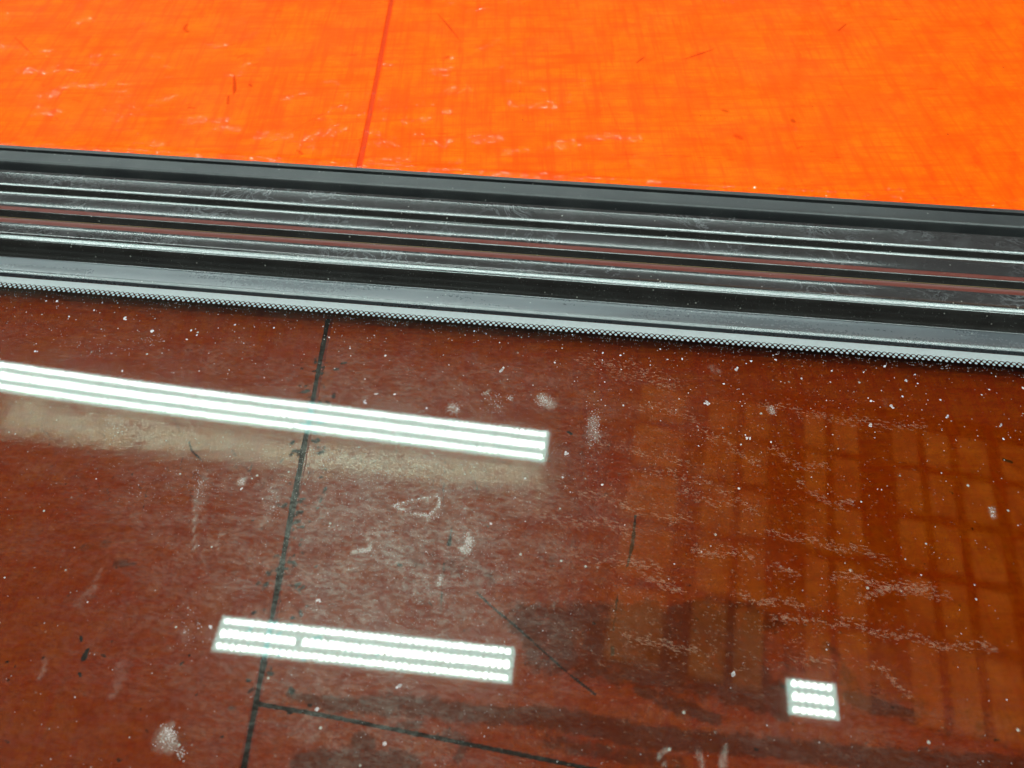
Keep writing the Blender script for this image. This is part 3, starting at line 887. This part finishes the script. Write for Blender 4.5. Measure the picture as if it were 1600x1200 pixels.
# ------------------------------------------------------------------ lamps of the hall, seen mirrored in the glass, and an added fill row
LH = 2.6
def lamp(lab, p0, p1, width, pitch=0.0235, gap=None, bare_left=False):
    """ceiling LED panel from p0 to p1 (xy of its centre line), facing down"""
    p0, p1 = np.array(p0), np.array(p1)
    L = float(np.linalg.norm(p1 - p0)); ang = math.atan2(*(p1 - p0)[::-1])
    root = empty("ceiling_lamp", Matrix.Translation(Vector((*((p0 + p1) / 2), LH))) @ Matrix.Rotation(ang, 4, 'Z'))
    label(root, lab, "lamp", "led lamps under the ceiling")
    hx, hy = L / 2, width / 2
    def box(x0, x1, y0, y1, z0, z1):
        return ([(x0, y0, z0), (x1, y0, z0), (x1, y1, z0), (x0, y1, z0), (x0, y0, z1), (x1, y0, z1), (x1, y1, z1), (x0, y1, z1)],
                [(0, 3, 2, 1), (4, 5, 6, 7), (0, 1, 5, 4), (1, 2, 6, 5), (2, 3, 7, 6), (3, 0, 4, 7)])
    v, f = box(-hx - 0.02, hx + 0.02, -hy - 0.008, hy + 0.008, 0.006, 0.06)
    mesh_obj("housing", v, f, M_HOUSE, root)
    v, f = box(-hx - 0.012, hx + 0.012, -hy, hy, 0.0, 0.006)
    mesh_obj("diffuser", v, f, M_COVER, root)
    rows = [(-0.365, 0.0), (0.0, 0.034), (0.365, 0.0)]
    for ri, (c, ext) in enumerate(rows):
        cy = c * width
        n = max(2, int(round(L / pitch))); pt = L / n
        skip = int(gap * n) if (gap is not None and ri == 1) else -1
        r = 0.0092
        for part in ([range(0, skip), range(skip + 1, n)] if skip > 0 else [range(n)]):
          verts, faces = [], []
          for i in part:
            base = len(verts)
            for k_ in range(12):
                an = 2 * math.pi * k_ / 12
                verts.append((-hx + (i + 0.5) * pt + r * math.cos(an), cy + (ext * width if math.sin(an) > 0 else -ext * width) + r * math.sin(an), -0.003))
            faces.append(tuple(range(base, base + 12))[::-1])
          mesh_obj("led_strip", verts, faces, M_LED, root)
    return root
DL = np.array([math.cos(math.radians(-9)), math.sin(math.radians(-9))])
lamp("long led lamp whose reflection runs off the left edge of the glass", (-2.95, 2.20), (0.118, 1.686), 0.150)
lamp("short led lamp with a gap in its middle row, reflected low in the glass", (-1.095, 0.921), (-0.040, 0.789), 0.125, gap=0.28)
lamp("small square led lamp reflected near the lower right corner", (0.930, 0.666), (1.070, 0.646), 0.118)
def row(y0, spans, lab):
    for i, (a, b) in enumerate(spans):
        c = np.array([0.0, y0]); lamp(lab[i], c + DLU * a, c + DLU * b, 0.24)
DLU = np.array([U[0], U[1]])
lamp("far led lamp in line with the trim", np.array([0, 3.80]) - DLU * 3.2, np.array([0, 3.80]) + DLU * 2.1, 0.22)
row(0.05, [(-2.8, 2.9)], ["long led lamp straight overhead"])
row(-0.75, [(-2.2, 2.3)], ["added led fill light behind the camera"])  # row added as fill, to lighten the shadow below the trim


# skylight with dim warm panes, mirrored as a grid on the right of the glass
def build_skylight():
    H = 2.85
    def cl(px, py):
        d = ray(px, py); P = hit(px, py, N, ORG); r = d - 2 * (d @ N) * N
        return (P + r * (H - P[2]) / r[2])[:2]
    a = cl(1559, 690); b = cl(1251, 640); c = cl(1559, 1130)
    ax = (a - b) / np.linalg.norm(a - b)
    ay = np.array([-ax[1], ax[0]])
    if ay @ (c - a) > 0: ay = -ay
    o0 = cl(1251, 640)
    S = lambda px, py: ((cl(px, py) - o0) @ ax, (cl(px, py) - o0) @ ay)
    xs = [(S(x0, 780)[0], S(x1, 780)[0]) for x0, x1 in ((975, 1060), (1094, 1148), (1156, 1200), (1256, 1293), (1302, 1347), (1400, 1443), (1452, 1494), (1504, 1556), (1572, 1625))]
    ysx = [(S(1400, y0)[1], S(1400, y1)[1]) for y0, y1 in ((665, 722), (728, 797), (806, 884), (892, 985), (993, 1130))]
    m = Matrix.Identity(4)
    for i in range(2): m[i][0], m[i][1], m[i][3] = ax[i], ay[i], o0[i]
    m[2][3] = H
    root = empty("skylight", m)
    label(root, "steel framed grid of dim warm skylight panes, reflected faintly on the right", "skylight")
    for (x0, x1) in xs:
        for (y0, y1) in ysx:
            y0_, y1_ = min(y0, y1), max(y0, y1)
            mesh_obj("pane", [(x0, y0_, 0), (x1, y0_, 0), (x1, y1_, 0), (x0, y1_, 0), (x0, y0_, .01), (x1, y0_, .01), (x1, y1_, .01), (x0, y1_, .01)],
                     [(0, 3, 2, 1), (4, 5, 6, 7), (0, 1, 5, 4), (1, 2, 6, 5), (2, 3, 7, 6), (3, 0, 4, 7)], M_PANE, root)
    X0, X1 = xs[0][0] - .1, xs[-1][1] + .3
    Y0 = min(min(q) for q in ysx) - .1; Y1 = max(max(q) for q in ysx) + .1
    mesh_obj("frame", [(X0, Y0, .012), (X1, Y0, .012), (X1, Y1, .012), (X0, Y1, .012), (X0, Y0, .06), (X1, Y0, .06), (X1, Y1, .06), (X0, Y1, .06)],
             [(0, 3, 2, 1), (4, 5, 6, 7), (0, 1, 5, 4), (1, 2, 6, 5), (2, 3, 7, 6), (3, 0, 4, 7)], M_STEEL, root)
build_skylight()
